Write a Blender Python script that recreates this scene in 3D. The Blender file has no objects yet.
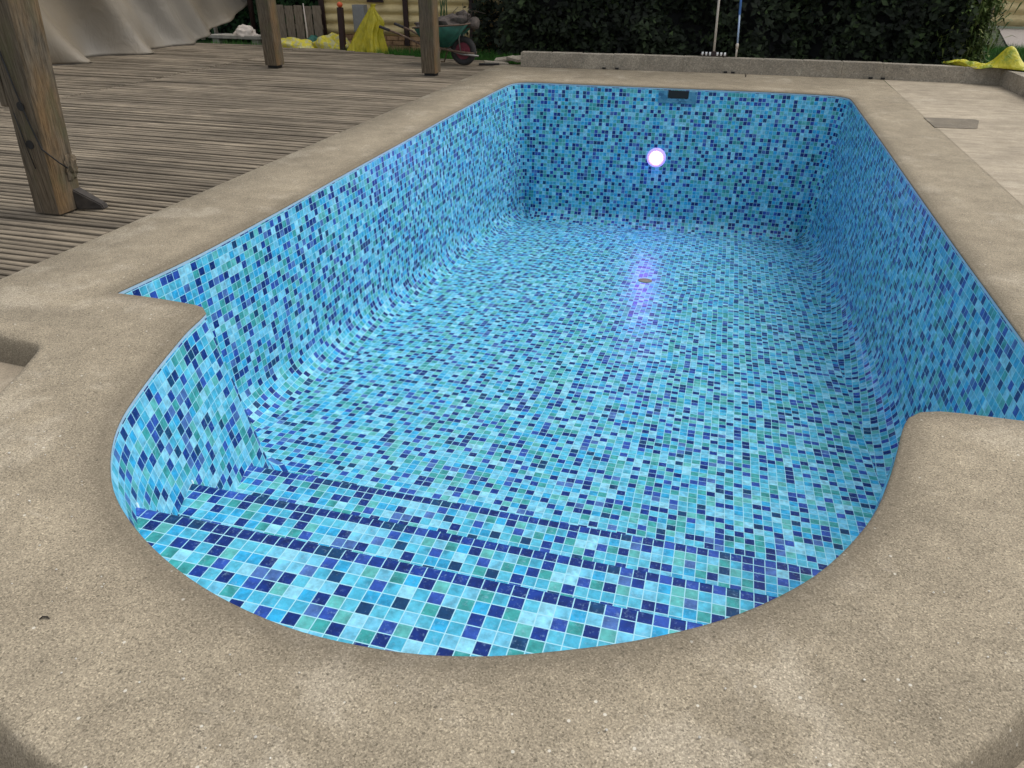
import bpy, bmesh, math, random
from mathutils import Vector, Matrix, noise as mnoise
from mathutils.geometry import tessellate_polygon
random.seed(11)
R = math.radians
sc = bpy.context.scene
COL = sc.collection

# ------------------------------------------------------------------ materials
class NT:
    def __init__(self, name):
        self.m = bpy.data.materials.new(name); self.m.use_nodes = True
        self.t = self.m.node_tree; self.n = self.t.nodes; self.l = self.t.links
        self.b = self.n['Principled BSDF']
    def link(self, a, b): self.l.new(a, b)
    def val(self, node, key, v):
        if hasattr(v, 'is_linked') or isinstance(v, bpy.types.NodeSocket): self.l.new(v, node.inputs[key])
        else: node.inputs[key].default_value = v
    def coord(self, which='Object'):
        return self.n.new('ShaderNodeTexCoord').outputs[which]
    def mapping(self, vec, scale=(1,1,1), loc=(0,0,0), rot=(0,0,0)):
        k = self.n.new('ShaderNodeMapping'); self.l.new(vec, k.inputs['Vector'])
        k.inputs['Scale'].default_value = scale; k.inputs['Location'].default_value = loc; k.inputs['Rotation'].default_value = rot
        return k.outputs[0]
    def noise(self, vec, scale, detail=3, rough=.55, out=0, dist=0):
        k = self.n.new('ShaderNodeTexNoise'); self.l.new(vec, k.inputs['Vector'])
        k.inputs['Scale'].default_value = scale; k.inputs['Detail'].default_value = detail; k.inputs['Roughness'].default_value = rough
        k.inputs['Distortion'].default_value = dist
        return k.outputs[out]
    def voro(self, vec, scale, feature='F1', out='Distance'):
        k = self.n.new('ShaderNodeTexVoronoi'); self.l.new(vec, k.inputs['Vector']); k.feature = feature
        k.inputs['Scale'].default_value = scale
        return k.outputs[out]
    def math(self, op, a, b=0.0, c=0.0, clamp=False):
        k = self.n.new('ShaderNodeMath'); k.operation = op; k.use_clamp = clamp
        self.val(k, 0, a); self.val(k, 1, b)
        if op in ('MULTIPLY_ADD', 'WRAP', 'SMOOTH_MIN', 'COMPARE'): self.val(k, 2, c)
        return k.outputs[0]
    def vmath(self, op, a, b=(0,0,0)):
        k = self.n.new('ShaderNodeVectorMath'); k.operation = op
        self.val(k, 0, a); self.val(k, 1, b)
        return k.outputs[0]
    def ramp(self, fac, stops, interp='LINEAR'):
        k = self.n.new('ShaderNodeValToRGB'); self.l.new(fac, k.inputs[0]); e = k.color_ramp.elements
        k.color_ramp.interpolation = interp
        while len(e) < len(stops): e.new(.5)
        for i, (p, c) in enumerate(stops):
            e[i].position = p; e[i].color = (c[0], c[1], c[2], 1) if not isinstance(c, (int, float)) else (c, c, c, 1)
        return k.outputs[0]
    def mix(self, fac, a, b, mode='MIX'):
        k = self.n.new('ShaderNodeMix'); k.data_type = 'RGBA'; k.blend_type = mode
        for key, v in ((0, fac), (6, a), (7, b)):
            if isinstance(v, bpy.types.NodeSocket): self.l.new(v, k.inputs[key])
            else: k.inputs[key].default_value = v if key == 0 else (v[0], v[1], v[2], 1)
        return k.outputs[2]
    def bump(self, h, strength=.5, dist=.01, normal=None):
        k = self.n.new('ShaderNodeBump'); self.l.new(h, k.inputs['Height'])
        k.inputs['Strength'].default_value = strength; k.inputs['Distance'].default_value = dist
        if normal: self.l.new(normal, k.inputs['Normal'])
        self.l.new(k.outputs[0], self.b.inputs['Normal']); return k.outputs[0]
    def sep(self, v):
        k = self.n.new('ShaderNodeSeparateXYZ'); self.l.new(v, k.inputs[0]); return k.outputs
    def white(self, v, out='Value'):
        k = self.n.new('ShaderNodeTexWhiteNoise'); k.noise_dimensions = '3D'; self.l.new(v, k.inputs['Vector']); return k.outputs[out]
    def base(self, c):
        if isinstance(c, bpy.types.NodeSocket): self.l.new(c, self.b.inputs['Base Color'])
        else: self.b.inputs['Base Color'].default_value = (c[0], c[1], c[2], 1)
    def rough(self, v):
        self.val(self.b, 'Roughness', v)

def mat_simple(name, c, rough=.8, var=.25, scale=12, bump=0, metal=0, spec=.5, stretch=(1,1,1)):
    k = NT(name); v = k.mapping(k.coord(), stretch)
    f = k.noise(v, scale, 5)
    g = k.ramp(f, [(.3, 1 - var), (.7, 1 + var)])
    k.base(k.mix(1.0, c, g, 'MULTIPLY')); k.rough(rough)
    k.b.inputs['Metallic'].default_value = metal; k.b.inputs['Specular IOR Level'].default_value = spec
    if bump: k.bump(f, bump, .01)
    return k.m

def tile_mat(name, nosing=False, warp=.12, wall=False):
    """printed mosaic vinyl: UV is in tile units"""
    k = NT(name)
    uv = k.coord('UV')
    wn = k.noise(k.coord('Object'), 1.1, 2, .5, out=1)
    wv = k.vmath('SCALE', k.vmath('SUBTRACT', wn, (.5, .5, .5))); wv.node.inputs['Scale'].default_value = warp * 6
    p = k.vmath('ADD', uv, k.vmath('MULTIPLY', wv, (1, 1, 0))) if warp else uv
    p = k.vmath('ADD', p, (0, 0, .5))
    cell = k.vmath('FLOOR', p); fr = k.vmath('FRACTION', p)
    # one dark tile in almost every 2 x 2 block keeps the print evenly peppered
    half = k.vmath('SCALE', cell); half.node.inputs['Scale'].default_value = .5
    blk = k.vmath('FLOOR', half); loc = k.sep(k.vmath('SUBTRACT', cell, k.vmath('SCALE', blk)))
    for nd in k.n:
        if nd.type == 'VECT_MATH' and nd.operation == 'SCALE' and nd.inputs[0].is_linked and nd.inputs[0].links[0].from_node == blk.node: nd.inputs['Scale'].default_value = 2
    idx = k.math('ADD', loc[0], k.math('MULTIPLY', loc[1], 2.0))
    bw = k.sep(k.white(k.vmath('ADD', blk, (5.5, 9.5, 1.5)), 'Color'))
    pick = k.math('FLOOR', k.math('MULTIPLY', bw[0], 3.999))
    dark = k.math('MULTIPLY', k.math('COMPARE', idx, pick, .4), k.math('LESS_THAN', bw[1], .90))
    dark = k.math('MAXIMUM', dark, k.math('GREATER_THAN', k.white(k.vmath('ADD', cell, (3.1, 8.2, 6.6))), .955))
    if nosing:
        y = k.sep(cell)[1]
        dark = k.math('MAXIMUM', dark, k.math('COMPARE', y, 0.0, .5))
    rgb = k.white(k.vmath('ADD', cell, (37.5, 11.2, 3.3)), 'Color'); s = k.sep(rgb)
    light = k.ramp(s[0], [(0, (.14, .49, .68)), (.20, (.23, .58, .73)), (.30, (.028, .35, .62)), (.44, (.085, .45, .61)), (.57, (.040, .31, .31)),
                          (.70, (.10, .43, .42)), (.81, (.060, .40, .58)), (.95, (.065, .15, .40))], 'CONSTANT')
    deep = k.ramp(s[1], [(0, (.004, .024, .16)), (.40, (.007, .038, .24)), (.66, (.024, .075, .36)), (.88, (.004, .045, .13))], 'CONSTANT')
    c = k.mix(dark, light, deep)
    # watercolour mottling of the print
    mv = k.vmath('ADD', k.mapping(p, (1, 1, 1)), k.vmath('SCALE', rgb)); mv.node.inputs[1].links[0].from_node.inputs['Scale'].default_value = 20
    mo = k.noise(mv, 1.3, 4, .6)
    c = k.mix(1.0, c, k.ramp(mo, [(.28, .62), (.72, 1.42)]), 'MULTIPLY')
    c = k.mix(k.ramp(k.noise(mv, 3.0, 4, .7), [(.56, 0.0), (.76, .34)]), c, (.42, .66, .85))
    fs = k.sep(fr)
    def edge(o, w):
        m = k.math('MINIMUM', o, k.math('SUBTRACT', 1.0, o))
        return k.math('LESS_THAN', m, w)
    g = k.math('MAXIMUM', edge(fs[0], .038), edge(fs[1], .038))
    c = k.mix(g, c, (.36, .68, .78))
    k.base(c)
    k.rough(.35); k.b.inputs['Specular IOR Level'].default_value = .22
    big = k.noise(k.coord('Object'), 3.5, 3, .5)
    k.bump(k.math('MULTIPLY_ADD', k.noise(k.coord('Object'), 45, 3, .6), .10, k.math('MULTIPLY', big, 1.0)), .35, .02)
    return k.m

def concrete_mat(name, c, grain=1.0, streak=0.0, dark=.0, coarse=210, lip_dirt_shade=False):
    k = NT(name); v = k.coord('Object')
    ve = k.mapping(v, (1, 1, 1))
    big = k.noise(ve, 1.4, 4, .6, dist=.6); mid = k.noise(ve, 7, 4, .6)
    fine = k.noise(ve, coarse, 3, .75); fine2 = k.noise(ve, coarse * 2.6, 2, .6)
    col = k.mix(1.0, c, k.ramp(big, [(.32, .87), (.5, 1.0), (.66, 1.10)]), 'MULTIPLY')
    col = k.mix(1.0, col, k.ramp(mid, [(.3, .86), (.7, 1.13)]), 'MULTIPLY')
    pat = k.noise(k.mapping(ve, (1, 1, 1), (3, 7, 1)), 2.3, 9, .68, dist=.3)
    col = k.mix(k.ramp(pat, [(.54, 0.0), (.64, .32)]), col, (.56, .49, .38))
    col = k.mix(k.ramp(pat, [(.34, .30), (.45, 0.0)]), col, (.26, .215, .15))
    vg = k.n.new('ShaderNodeTexVoronoi'); k.l.new(ve, vg.inputs['Vector']); vg.inputs['Scale'].default_value = coarse * 1.25
    gr_ = k.sep(vg.outputs['Color'])[0]
    col = k.mix(grain, col, k.mix(1.0, col, k.ramp(gr_, [(0, .55), (.12, .80), (.5, 1.0), (.85, 1.18), (1, 1.5)]), 'MULTIPLY'))
    col = k.mix(grain, col, k.mix(1.0, col, k.ramp(fine, [(.28, .50), (.43, .86), (.56, 1.08), (.72, 1.5)]), 'MULTIPLY'))
    # white and dark single grains
    vo = k.voro(ve, coarse * .45); cr = k.white(k.vmath('FLOOR', k.vmath('SCALE', ve)), 'Value')
    vc = k.n.new('ShaderNodeTexVoronoi'); k.l.new(ve, vc.inputs['Vector']); vc.inputs['Scale'].default_value = 42
    cs = k.sep(vc.outputs['Color'])
    near = k.math('LESS_THAN', vc.outputs['Distance'], .16)
    wht = k.math('MULTIPLY', near, k.math('GREATER_THAN', cs[0], .955))
    blk = k.math('MULTIPLY', near, k.math('LESS_THAN', cs[0], .10))
    col = k.mix(k.math('MULTIPLY', wht, .7), col, (.72, .68, .58)); col = k.mix(k.math('MULTIPLY', blk, .6), col, (.07, .06, .045))
    if streak:
        st = k.noise(k.mapping(v, (1.0, 9.0, 1), rot=(0, 0, R(6))), 1.6, 5, .65)
        col = k.mix(streak, col, k.mix(1.0, col, k.ramp(st, [(.35, .80), (.5, 1.0), (.66, 1.18)]), 'MULTIPLY'))
    # trowel marks, pale scratches
    tr = k.noise(k.mapping(v, (2.2, 9, 1), rot=(0, 0, R(-14))), 2.1, 3, .5)
    col = k.mix(k.ramp(tr, [(.68, 0.0), (.76, .35)]), col, (.50, .44, .35))
    if lip_dirt_shade:  # dirt plus edge shading, both painted into the colour along the rounded lip
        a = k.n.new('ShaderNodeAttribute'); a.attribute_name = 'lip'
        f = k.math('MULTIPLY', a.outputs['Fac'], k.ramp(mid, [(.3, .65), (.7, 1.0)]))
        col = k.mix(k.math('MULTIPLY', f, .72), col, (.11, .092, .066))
    k.base(col); k.rough(.93); k.b.inputs['Specular IOR Level'].default_value = .2
    h = k.math('ADD', fine, k.math('MULTIPLY', fine2, .6))
    k.bump(h, .30 * grain, .004)
    return k.m

def deck_mat(name, base=(.195, .160, .115), axis='x', rot=0):
    k = NT(name); v = k.coord('Object')
    a = k.n.new('ShaderNodeAttribute'); a.attribute_name = 'rnd'
    gv = k.mapping(v, (.8, 14, 14)); gr = k.noise(gv, 6, 5, .7)
    patch = k.noise(k.mapping(v, (.9, 1.8, 1)), 1.2, 5, .65, dist=.5)
    c = k.mix(1.0, base, k.ramp(gr, [(.3, .68), (.5, 1.0), (.72, 1.35)]), 'MULTIPLY')
    c = k.mix(1.0, c, k.ramp(patch, [(.3, .66), (.5, 1.0), (.64, 1.3), (.74, 1.9)]), 'MULTIPLY')
    c = k.mix(1.0, c, k.ramp(a.outputs['Fac'], [(0, .72), (1, 1.28)]), 'MULTIPLY')
    sp = k.noise(k.mapping(v, (3, 8, 3)), 9, 3, .6)
    c = k.mix(k.ramp(sp, [(.70, 0.0), (.76, .5)]), c, (.46, .40, .31))
    k.base(c); k.rough(.85); k.b.inputs['Specular IOR Level'].default_value = .25
    k.bump(gr, .6, .008)
    return k.m

def post_mat(name, tint=.5):
    k = NT(name); v = k.coord('Object')
    gr = k.noise(k.mapping(v, (16, 16, 1.1)), 5, 6, .7, dist=.3)
    al = k.noise(k.mapping(v, (2.2, 2.2, .7)), 2.4, 4, .6)
    n = k.n.new('ShaderNodeNewGeometry'); s = k.sep(n.outputs['Normal'])
    c = k.mix(1.0, (.115, .095, .068), k.ramp(gr, [(.28, .28), (.5, 1.0), (.75, 1.75)]), 'MULTIPLY')
    # orange-brown weathered faces and green algae grow in patches
    c = k.mix(k.math('MULTIPLY', k.ramp(al, [(.36, 0.0), (.6, .8)]), k.ramp(s[0], [(.2, .25), (.8, 1.0)])), c, k.mix(1.0, (.19, .115, .050), k.ramp(gr, [(.3, .5), (.7, 1.4)]), 'MULTIPLY'))
    al2 = k.noise(k.mapping(v, (3, 3, 1.2), (5, 2, 1)), 3, 4, .6)
    c = k.mix(k.ramp(al2, [(.5, 0.0), (.68, .5)]), c, (.085, .09, .04))
    k.base(c); k.rough(.88); k.b.inputs['Specular IOR Level'].default_value = .2
    k.bump(gr, .8, .012)
    return k.m

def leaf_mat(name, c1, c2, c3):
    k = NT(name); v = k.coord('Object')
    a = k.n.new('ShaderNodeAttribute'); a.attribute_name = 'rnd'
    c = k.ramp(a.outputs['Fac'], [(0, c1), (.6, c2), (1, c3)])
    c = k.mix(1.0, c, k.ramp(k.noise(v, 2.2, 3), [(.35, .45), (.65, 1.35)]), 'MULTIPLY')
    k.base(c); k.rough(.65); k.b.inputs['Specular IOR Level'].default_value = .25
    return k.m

M = {}
M['tile'] = tile_mat('mosaic_vinyl_wall', warp=.05)
M['tile_floor'] = tile_mat('mosaic_vinyl_floor', warp=.16)
M['tile_step'] = tile_mat('mosaic_vinyl_step', nosing=True, warp=0)
M['rail'] = mat_simple('liner_rail_plastic', (.42, .56, .66), .4, .08)
M['weld'] = mat_simple('liner_weld', (.60, .80, .86), .35, .08)
M['coping'] = concrete_mat('coping_concrete', (.315, .265, .188), 1.0, lip_dirt_shade=True)
M['patio'] = concrete_mat('patio_concrete', (.385, .325, .24), .6, streak=.8)
M['lower'] = concrete_mat('lower_concrete', (.33, .275, .20), .5)
M['block'] = concrete_mat('block_concrete', (.30, .265, .21), .6, coarse=60)
M['mortar'] = concrete_mat('mortar', (.40, .36, .29), .6, coarse=60)
M['deck'] = deck_mat('weathered_boards')
M['post'] = post_mat('weathered_post')
M['black'] = mat_simple('dark_hole', (.012, .011, .010), .7)
M['dirt'] = mat_simple('bare_soil', (.05, .038, .025), .95, .4, 20, .5)
M['white_plastic'] = mat_simple('white_plastic', (.72, .72, .70), .4, .06)
M['cream_plastic'] = mat_simple('cream_pole', (.55, .48, .40), .45, .08)
M['blue_plastic'] = mat_simple('blue_pole', (.10, .24, .60), .35, .08)
M['lightblue'] = mat_simple('pale_blue_pole', (.36, .46, .62), .35, .08)
M['metal'] = mat_simple('grey_metal', (.24, .23, .21), .5, .2, metal=.5)
M['rust'] = mat_simple('rusty_steel', (.11, .07, .045), .8, .4, 30)
M['green_tray'] = mat_simple('green_painted_steel', (.022, .115, .085), .45, .45, 9)
M['rubber'] = mat_simple('rubber', (.03, .028, .027), .85, .2)
M['hub'] = mat_simple('red_rim', (.16, .02, .035), .6, .3)
M['darkpost'] = mat_simple('dark_brown_paint', (.028, .012, .010), .6, .25)
M['brick'] = mat_simple('orange_brick', (.38, .23, .12), .9, .4, 14, .4)
M['grey_box'] = mat_simple('grey_enamel', (.24, .25, .25), .5, .12)
M['pallet'] = mat_simple('grey_pallet_wood', (.19, .155, .115), .9, .35, 8, .4, stretch=(6, 6, 1))
M['sack'] = mat_simple('white_sack', (.66, .58, .50), .8, .1)
M['stone'] = mat_simple('stone', (.34, .32, .27), .9, .2, 10, .3)
M['orange'] = mat_simple('orange_cap', (.60, .10, .03), .5, .1)
M['drain'] = mat_simple('drain_plastic', (.22, .19, .15), .7, .3, 30)
M['leaf_dry'] = mat_simple('dry_leaf', (.03, .022, .014), .8, .3)
M['debris'] = mat_simple('garden_debris', (.075, .06, .05), .9, .5, 14, .5)
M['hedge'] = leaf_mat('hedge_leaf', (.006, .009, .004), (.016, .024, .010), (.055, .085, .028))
M['ivy'] = leaf_mat('ivy_leaf', (.008, .026, .008), (.016, .055, .014), (.04, .12, .03))
M['shrub'] = leaf_mat('shrub_leaf', (.05, .085, .02), (.12, .17, .045), (.26, .28, .09))
M['grass'] = leaf_mat('grass_blade', (.022, .09, .012), (.04, .15, .018), (.09, .22, .035))
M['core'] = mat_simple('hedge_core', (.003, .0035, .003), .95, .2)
M['bark'] = mat_simple('bark', (.05, .038, .028), .9, .3, 20, .4)

k = NT('corrugated_cream'); v = k.coord()
k.base(k.mix(k.ramp(k.noise(k.mapping(v, (1, 1, 4)), 5, 5, .7), [(.4, 0.0), (.7, .6)]), (.74, .60, .30), (.45, .33, .14))); k.rough(.6); M['cream'] = k.m
k = NT('garden_ground'); v = k.coord()
k.base(k.mix(k.ramp(k.noise(v, 1.2, 4), [(.42, 0.0), (.55, 1.0)]), (.028, .045, .016), (.05, .048, .028))); k.rough(.95)
k.bump(k.noise(v, 40, 3), .6, .02); M['ground'] = k.m
k = NT('yellow_tarpaulin'); v = k.coord()
n1 = k.noise(k.mapping(v, (1, 1, 1)), 5, 4, .6)
k.base(k.mix(k.ramp(n1, [(.50, 0.0), (.60, .8)]), (.62, .56, .035), (.20, .30, .03))); k.rough(.38)
k.bump(k.noise(v, 14, 4, .6, dist=1.0), .9, .04); M['yellow'] = k.m
k = NT('yellow_sheet_deep'); v = k.coord()
k.base(k.mix(k.ramp(k.noise(v, 9, 4), [(.4, 0.0), (.7, .6)]), (.50, .42, .015), (.28, .27, .02))); k.rough(.45)
k.bump(k.noise(k.mapping(v, (1, 1, .3)), 18, 4, .6, dist=.8), .9, .04); M['yellow2'] = k.m
k = NT('pale_yellow_bags'); v = k.coord()
k.base(k.mix(k.ramp(k.noise(v, 12, 3), [(.46, 0.0), (.54, .9)]), (.66, .57, .04), (.50, .47, .24))); k.rough(.5)
k.bump(k.noise(v, 16, 4, .6, dist=.8), .9, .03); M['bags'] = k.m
k = NT('beige_tarpaulin'); v = k.coord()
k.base(k.mix(k.ramp(k.noise(k.mapping(v, (.6, .6, .6), (0, 0, 0)), .9, 3), [(.44, 0.0), (.6, .85)]), (.195, .162, .115), (.185, .168, .14)))
k.rough(.6); k.bump(k.noise(k.mapping(v, (1, 1.5, .7)), 3, 4, .6, dist=.6), .5, .05); M['tarp'] = k.m
k = NT('lamp_lens'); k.base((.8, .75, .95)); k.b.inputs['Emission Color'].default_value = (.36, .12, 1.0, 1); k.b.inputs['Emission Strength'].default_value = 85; M['lens'] = k.m
k = NT('lamp_halo_ring'); k.base((.5, .45, .8)); k.b.inputs['Emission Color'].default_value = (.34, .22, 1.0, 1); k.b.inputs['Emission Strength'].default_value = .75; M['glow_ring'] = k.m  # ring emission imitates the violet halo round the lens

# ------------------------------------------------------------------ mesh helpers
def link(name, me, mat=None, parent=None, smooth=False):
    o = bpy.data.objects.new(name, me); COL.objects.link(o)
    if mat: me.materials.append(mat)
    if parent: o.parent = parent
    if smooth:
        for p in me.polygons: p.use_smooth = True
    return o
def from_bm(name, bm, mat=None, parent=None, smooth=False):
    me = bpy.data.meshes.new(name); bm.to_mesh(me); bm.free()
    return link(name, me, mat, parent, smooth)
def tag(o, label=None, cat=None, group=None, kind=None):
    if label: o['label'] = label
    if cat: o['category'] = cat
    if group: o['group'] = group
    if kind: o['kind'] = kind
    return o
def empty(name, loc=(0, 0, 0), rz=0):
    o = bpy.data.objects.new(name, None); COL.objects.link(o); o.location = loc; o.rotation_euler = (0, 0, rz); o.empty_display_size = .1
    return o
def add_box(bm, c, s, rot=None, bevel=0):
    """box centre c, size s"""
    r = bmesh.ops.create_cube(bm, size=1.0); vs = r['verts']
    mt = Matrix.Translation(c) @ (rot.to_4x4() if rot else Matrix.Identity(4)) @ Matrix.Diagonal((s[0], s[1], s[2], 1))
    bmesh.ops.transform(bm, matrix=mt, verts=vs)
    if bevel:
        es = list({e for v in vs for e in v.link_edges})
        bmesh.ops.bevel(bm, geom=es, offset=bevel, segments=2, affect='EDGES', profile=.6)
    return vs
def add_tube(bm, pts, rad, n=10, caps=True):
    """tube along points; rad a number or list"""
    pts = [Vector(p) for p in pts]; rads = rad if isinstance(rad, (list, tuple)) else [rad] * len(pts)
    rings = []; up = Vector((0, 0, 1))
    prev = None
    for i, p in enumerate(pts):
        t = (pts[min(i + 1, len(pts) - 1)] - pts[max(i - 1, 0)]).normalized()
        if prev is None:
            a = t.cross(up)
            if a.length < .05: a = t.cross(Vector((1, 0, 0)))
            a.normalize()
        else:
            a = (prev - t * prev.dot(t)).normalized()
        prev = a; b = t.cross(a)
        rings.append([bm.verts.new(p + (a * math.cos(2 * math.pi * j / n) + b * math.sin(2 * math.pi * j / n)) * rads[i]) for j in range(n)])
    for i in range(len(rings) - 1):
        for j in range(n):
            bm.faces.new((rings[i][j], rings[i][(j + 1) % n], rings[i + 1][(j + 1) % n], rings[i + 1][j]))
    if caps:
        bm.faces.new(rings[0][::-1]); bm.faces.new(rings[-1])
    bmesh.ops.recalc_face_normals(bm, faces=bm.faces)
def box_obj(name, c, s, mat, parent=None, rot=None, bevel=.004):
    bm = bmesh.new(); add_box(bm, c, s, rot, bevel); return from_bm(name, bm, mat, parent)
def tube_obj(name, pts, rad, mat, parent=None, n=12):
    bm = bmesh.new(); add_tube(bm, pts, rad, n); return from_bm(name, bm, mat, parent, True)

# ------------------------------------------------------------------ pool outline (metres, z = 0 is the top of the coping)
L_ = [(-2.70, 2.652), (-2.655, 3.2), (-2.652, 4.0), (-2.668, 5.0), (-2.678, 6.1), (-2.695, 7.3), (-2.70, 8.5), (-2.69, 9.3)]
TIPL = [(-2.132, 2.50), (-2.148, 2.572), (-2.20, 2.622), (-2.30, 2.640), (-2.50, 2.652)]
ARC = [(-2.115, 2.40), (-2.065, 2.22), (-2.0, 2.008), (-1.892, 1.720), (-1.782, 1.545), (-1.638, 1.388), (-1.482, 1.276), (-1.30, 1.18), (-1.13, 1.115), (-.97, 1.075),
       (-.812, 1.053), (-.66, 1.053), (-.511, 1.068), (-.35, 1.108), (-.2, 1.166), (-.04, 1.24), (.111, 1.328), (.21, 1.40), (.301, 1.482), (.40, 1.59), (.493, 1.727),
       (.58, 1.89), (.647, 2.072), (.70, 2.25)]
TIPR = [(.741, 2.40), (.775, 2.49), (.82, 2.54), (.888, 2.566), (1.02, 2.574), (1.16, 2.577)]
R_ = [(1.36, 2.585), (1.357, 3.5), (1.353, 4.419), (1.356, 5.9), (1.362, 7.5), (1.36, 8.8), (1.358, 9.55)]
FARR = [(1.34, 9.70), (1.27, 9.80), (1.17, 9.85)]
FAR = [(.8, 9.89), (.363, 9.90), (-.6, 9.87), (-1.56, 9.835), (-2.1, 9.83), (-2.45, 9.82)]
FARL = [(-2.58, 9.77), (-2.66, 9.65)]
ctrl = []
def add(lst, sharp_first=False):
    for i, p in enumerate(lst): ctrl.append((p, sharp_first and i == 0))
add([L_[0]], True)
add(TIPL[::-1]); add(ARC); add(TIPR); add([R_[0]], True); add(R_[1:]); add(FARR); add(FAR); add(FARL); add(L_[:0:-1])
def cr(p0, p1, p2, p3, t):
    """centripetal Catmull-Rom: no loops where spacing changes"""
    def tj(ti, a, b): return ti + max(1e-6, (b - a).length) ** .5
    t0 = 0; t1 = tj(t0, p0, p1); t2 = tj(t1, p1, p2); t3 = tj(t2, p2, p3)
    tt = t1 + (t2 - t1) * t
    A1 = p0 * ((t1 - tt) / (t1 - t0)) + p1 * ((tt - t0) / (t1 - t0)); A2 = p1 * ((t2 - tt) / (t2 - t1)) + p2 * ((tt - t1) / (t2 - t1)); A3 = p2 * ((t3 - tt) / (t3 - t2)) + p3 * ((tt - t2) / (t3 - t2))
    B1 = A1 * ((t2 - tt) / (t2 - t0)) + A2 * ((tt - t0) / (t2 - t0)); B2 = A2 * ((t3 - tt) / (t3 - t1)) + A3 * ((tt - t1) / (t3 - t1))
    return B1 * ((t2 - tt) / (t2 - t1)) + B2 * ((tt - t1) / (t2 - t1))
OUT = []
N = len(ctrl)
for i in range(N):
    p1, s1 = ctrl[i]; p2, s2 = ctrl[(i + 1) % N]
    p0 = ctrl[i - 1][0]; p3 = ctrl[(i + 2) % N][0]
    p1 = Vector(p1); p2 = Vector(p2)
    p0 = p1 - (p2 - p1) if s1 else Vector(p0); p3 = p2 + (p2 - p1) if s2 else Vector(p3)
    k_ = max(1, int((p2 - p1).length / .045))
    for j in range(k_): OUT.append(cr(p0, p1, p2, p3, j / k_))
n_out = len(OUT)
NRM = []
for i in range(n_out):                                       # inward normals (outline runs counter-clockwise)
    t = OUT[(i + 1) % n_out] - OUT[i - 1]; t.normalize(); NRM.append(Vector((-t.y, t.x)))
for _ in range(2): NRM = [((NRM[i - 1] + NRM[i] * 2 + NRM[(i + 1) % n_out])).normalized() for i in range(n_out)]
ARCL = [0]
for i in range(n_out): ARCL.append(ARCL[-1] + (OUT[(i + 1) % n_out] - OUT[i]).length)
TS = .0455
def zf(y): return -1.06 - .104 * (y - 3.3)

# ------------------------------------------------------------------ swimming pool: one thing
pool = empty('swimming_pool', (0, 0, 0))
tag(pool, 'empty swimming pool with rounded step end, lined in blue and teal mosaic', 'swimming pool')
bm = bmesh.new(); uvl = bm.loops.layers.uv.new('UVMap')
def batter(p):
    if p.y > 9.55 and -2.5 < p.x < 1.2: return .22
    if p.y > 9.3: return .12
    if p.y < 2.9 and p.x < -1.2: return .15
    if p.y < 2.66: return .03
    return .06
BT = [batter(p) for p in OUT]
for _ in range(6): BT = [(BT[i - 1] + BT[i] + BT[(i + 1) % n_out]) / 3 for i in range(n_out)]
CRV = .20
SHC = []
for i, p in enumerate(OUT):                                   # how far the cove reaches in; small round the peninsulas
    SHC.append(1.0 if p.y > 2.9 else .45)
for _ in range(8): SHC = [(SHC[i - 1] + SHC[i] + SHC[(i + 1) % n_out]) / 3 for i in range(n_out)]
grid = []; VV = []
NW, NC = 10, 7
for i, p in enumerate(OUT):
    n = NRM[i]; b = BT[i]; r = CRV * SHC[i]; col = []; vv = []
    f0 = zf(p.y + n.y * (b + r)); zt = -.03; zc = f0 + r
    dist = 0; prev = None
    for j in range(NW + 1):
        t = j / NW; z = zt + (zc - zt) * t
        q = Vector((p.x + n.x * b * t, p.y + n.y * b * t, z))
        w = .006 * mnoise.noise(Vector((q.x * 1.3, q.y * 1.3, q.z * 2))) * math.sin(math.pi * t) ** .5
        q.x += n.x * w; q.y += n.y * w
        if prev is not None: dist += (q - prev).length
        prev = q; col.append(q); vv.append(dist)
    for j in range(1, NC + 1):
        a = j / NC * math.pi / 2
        q = Vector((p.x + n.x * (b + r * (1 - math.cos(a))), p.y + n.y * (b + r * (1 - math.cos(a))), zc - r * math.sin(a)))
        if j == NC: q.z = zf(q.y)
        dist += (q - prev).length; prev = q; col.append(q); vv.append(dist)
    grid.append([bm.verts.new(q) for q in col]); VV.append(vv)
for i in range(n_out):
    i2 = (i + 1) % n_out
    for j in range(NW + NC):
        f = bm.faces.new((grid[i][j], grid[i][j + 1], grid[i2][j + 1], grid[i2][j])); f.smooth = True
        for lp, (a, b, v) in zip(f.loops, ((i, ARCL[i], VV[i][j]), (i, ARCL[i], VV[i][j + 1]), (i2, ARCL[i + 1], VV[i2][j + 1]), (i2, ARCL[i + 1], VV[i2][j]))):
            lp[uvl].uv = (b / TS, -v / TS + .2)
ring = [g[-1].co.copy() for g in grid]
wall = from_bm('liner_wall', bm, M['tile'], pool)
# floor: sloping plane down to the deep end
bm = bmesh.new(); uvl = bm.loops.layers.uv.new('UVMap')
tris = tessellate_polygon([[Vector((q.x, q.y, 0)) for q in ring]])
vs = [bm.verts.new(q) for q in ring]
for t in tris:
    try: bm.faces.new([vs[i] for i in t])
    except ValueError: pass
bmesh.ops.recalc_face_normals(bm, faces=bm.faces)
for f in bm.faces:
    if f.normal.z < 0: f.normal_flip()
    for lp in f.loops: lp[uvl].uv = (lp.vert.co.x / TS, lp.vert.co.y / TS + .3)
from_bm('liner_floor', bm, M['tile_floor'], pool)
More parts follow.
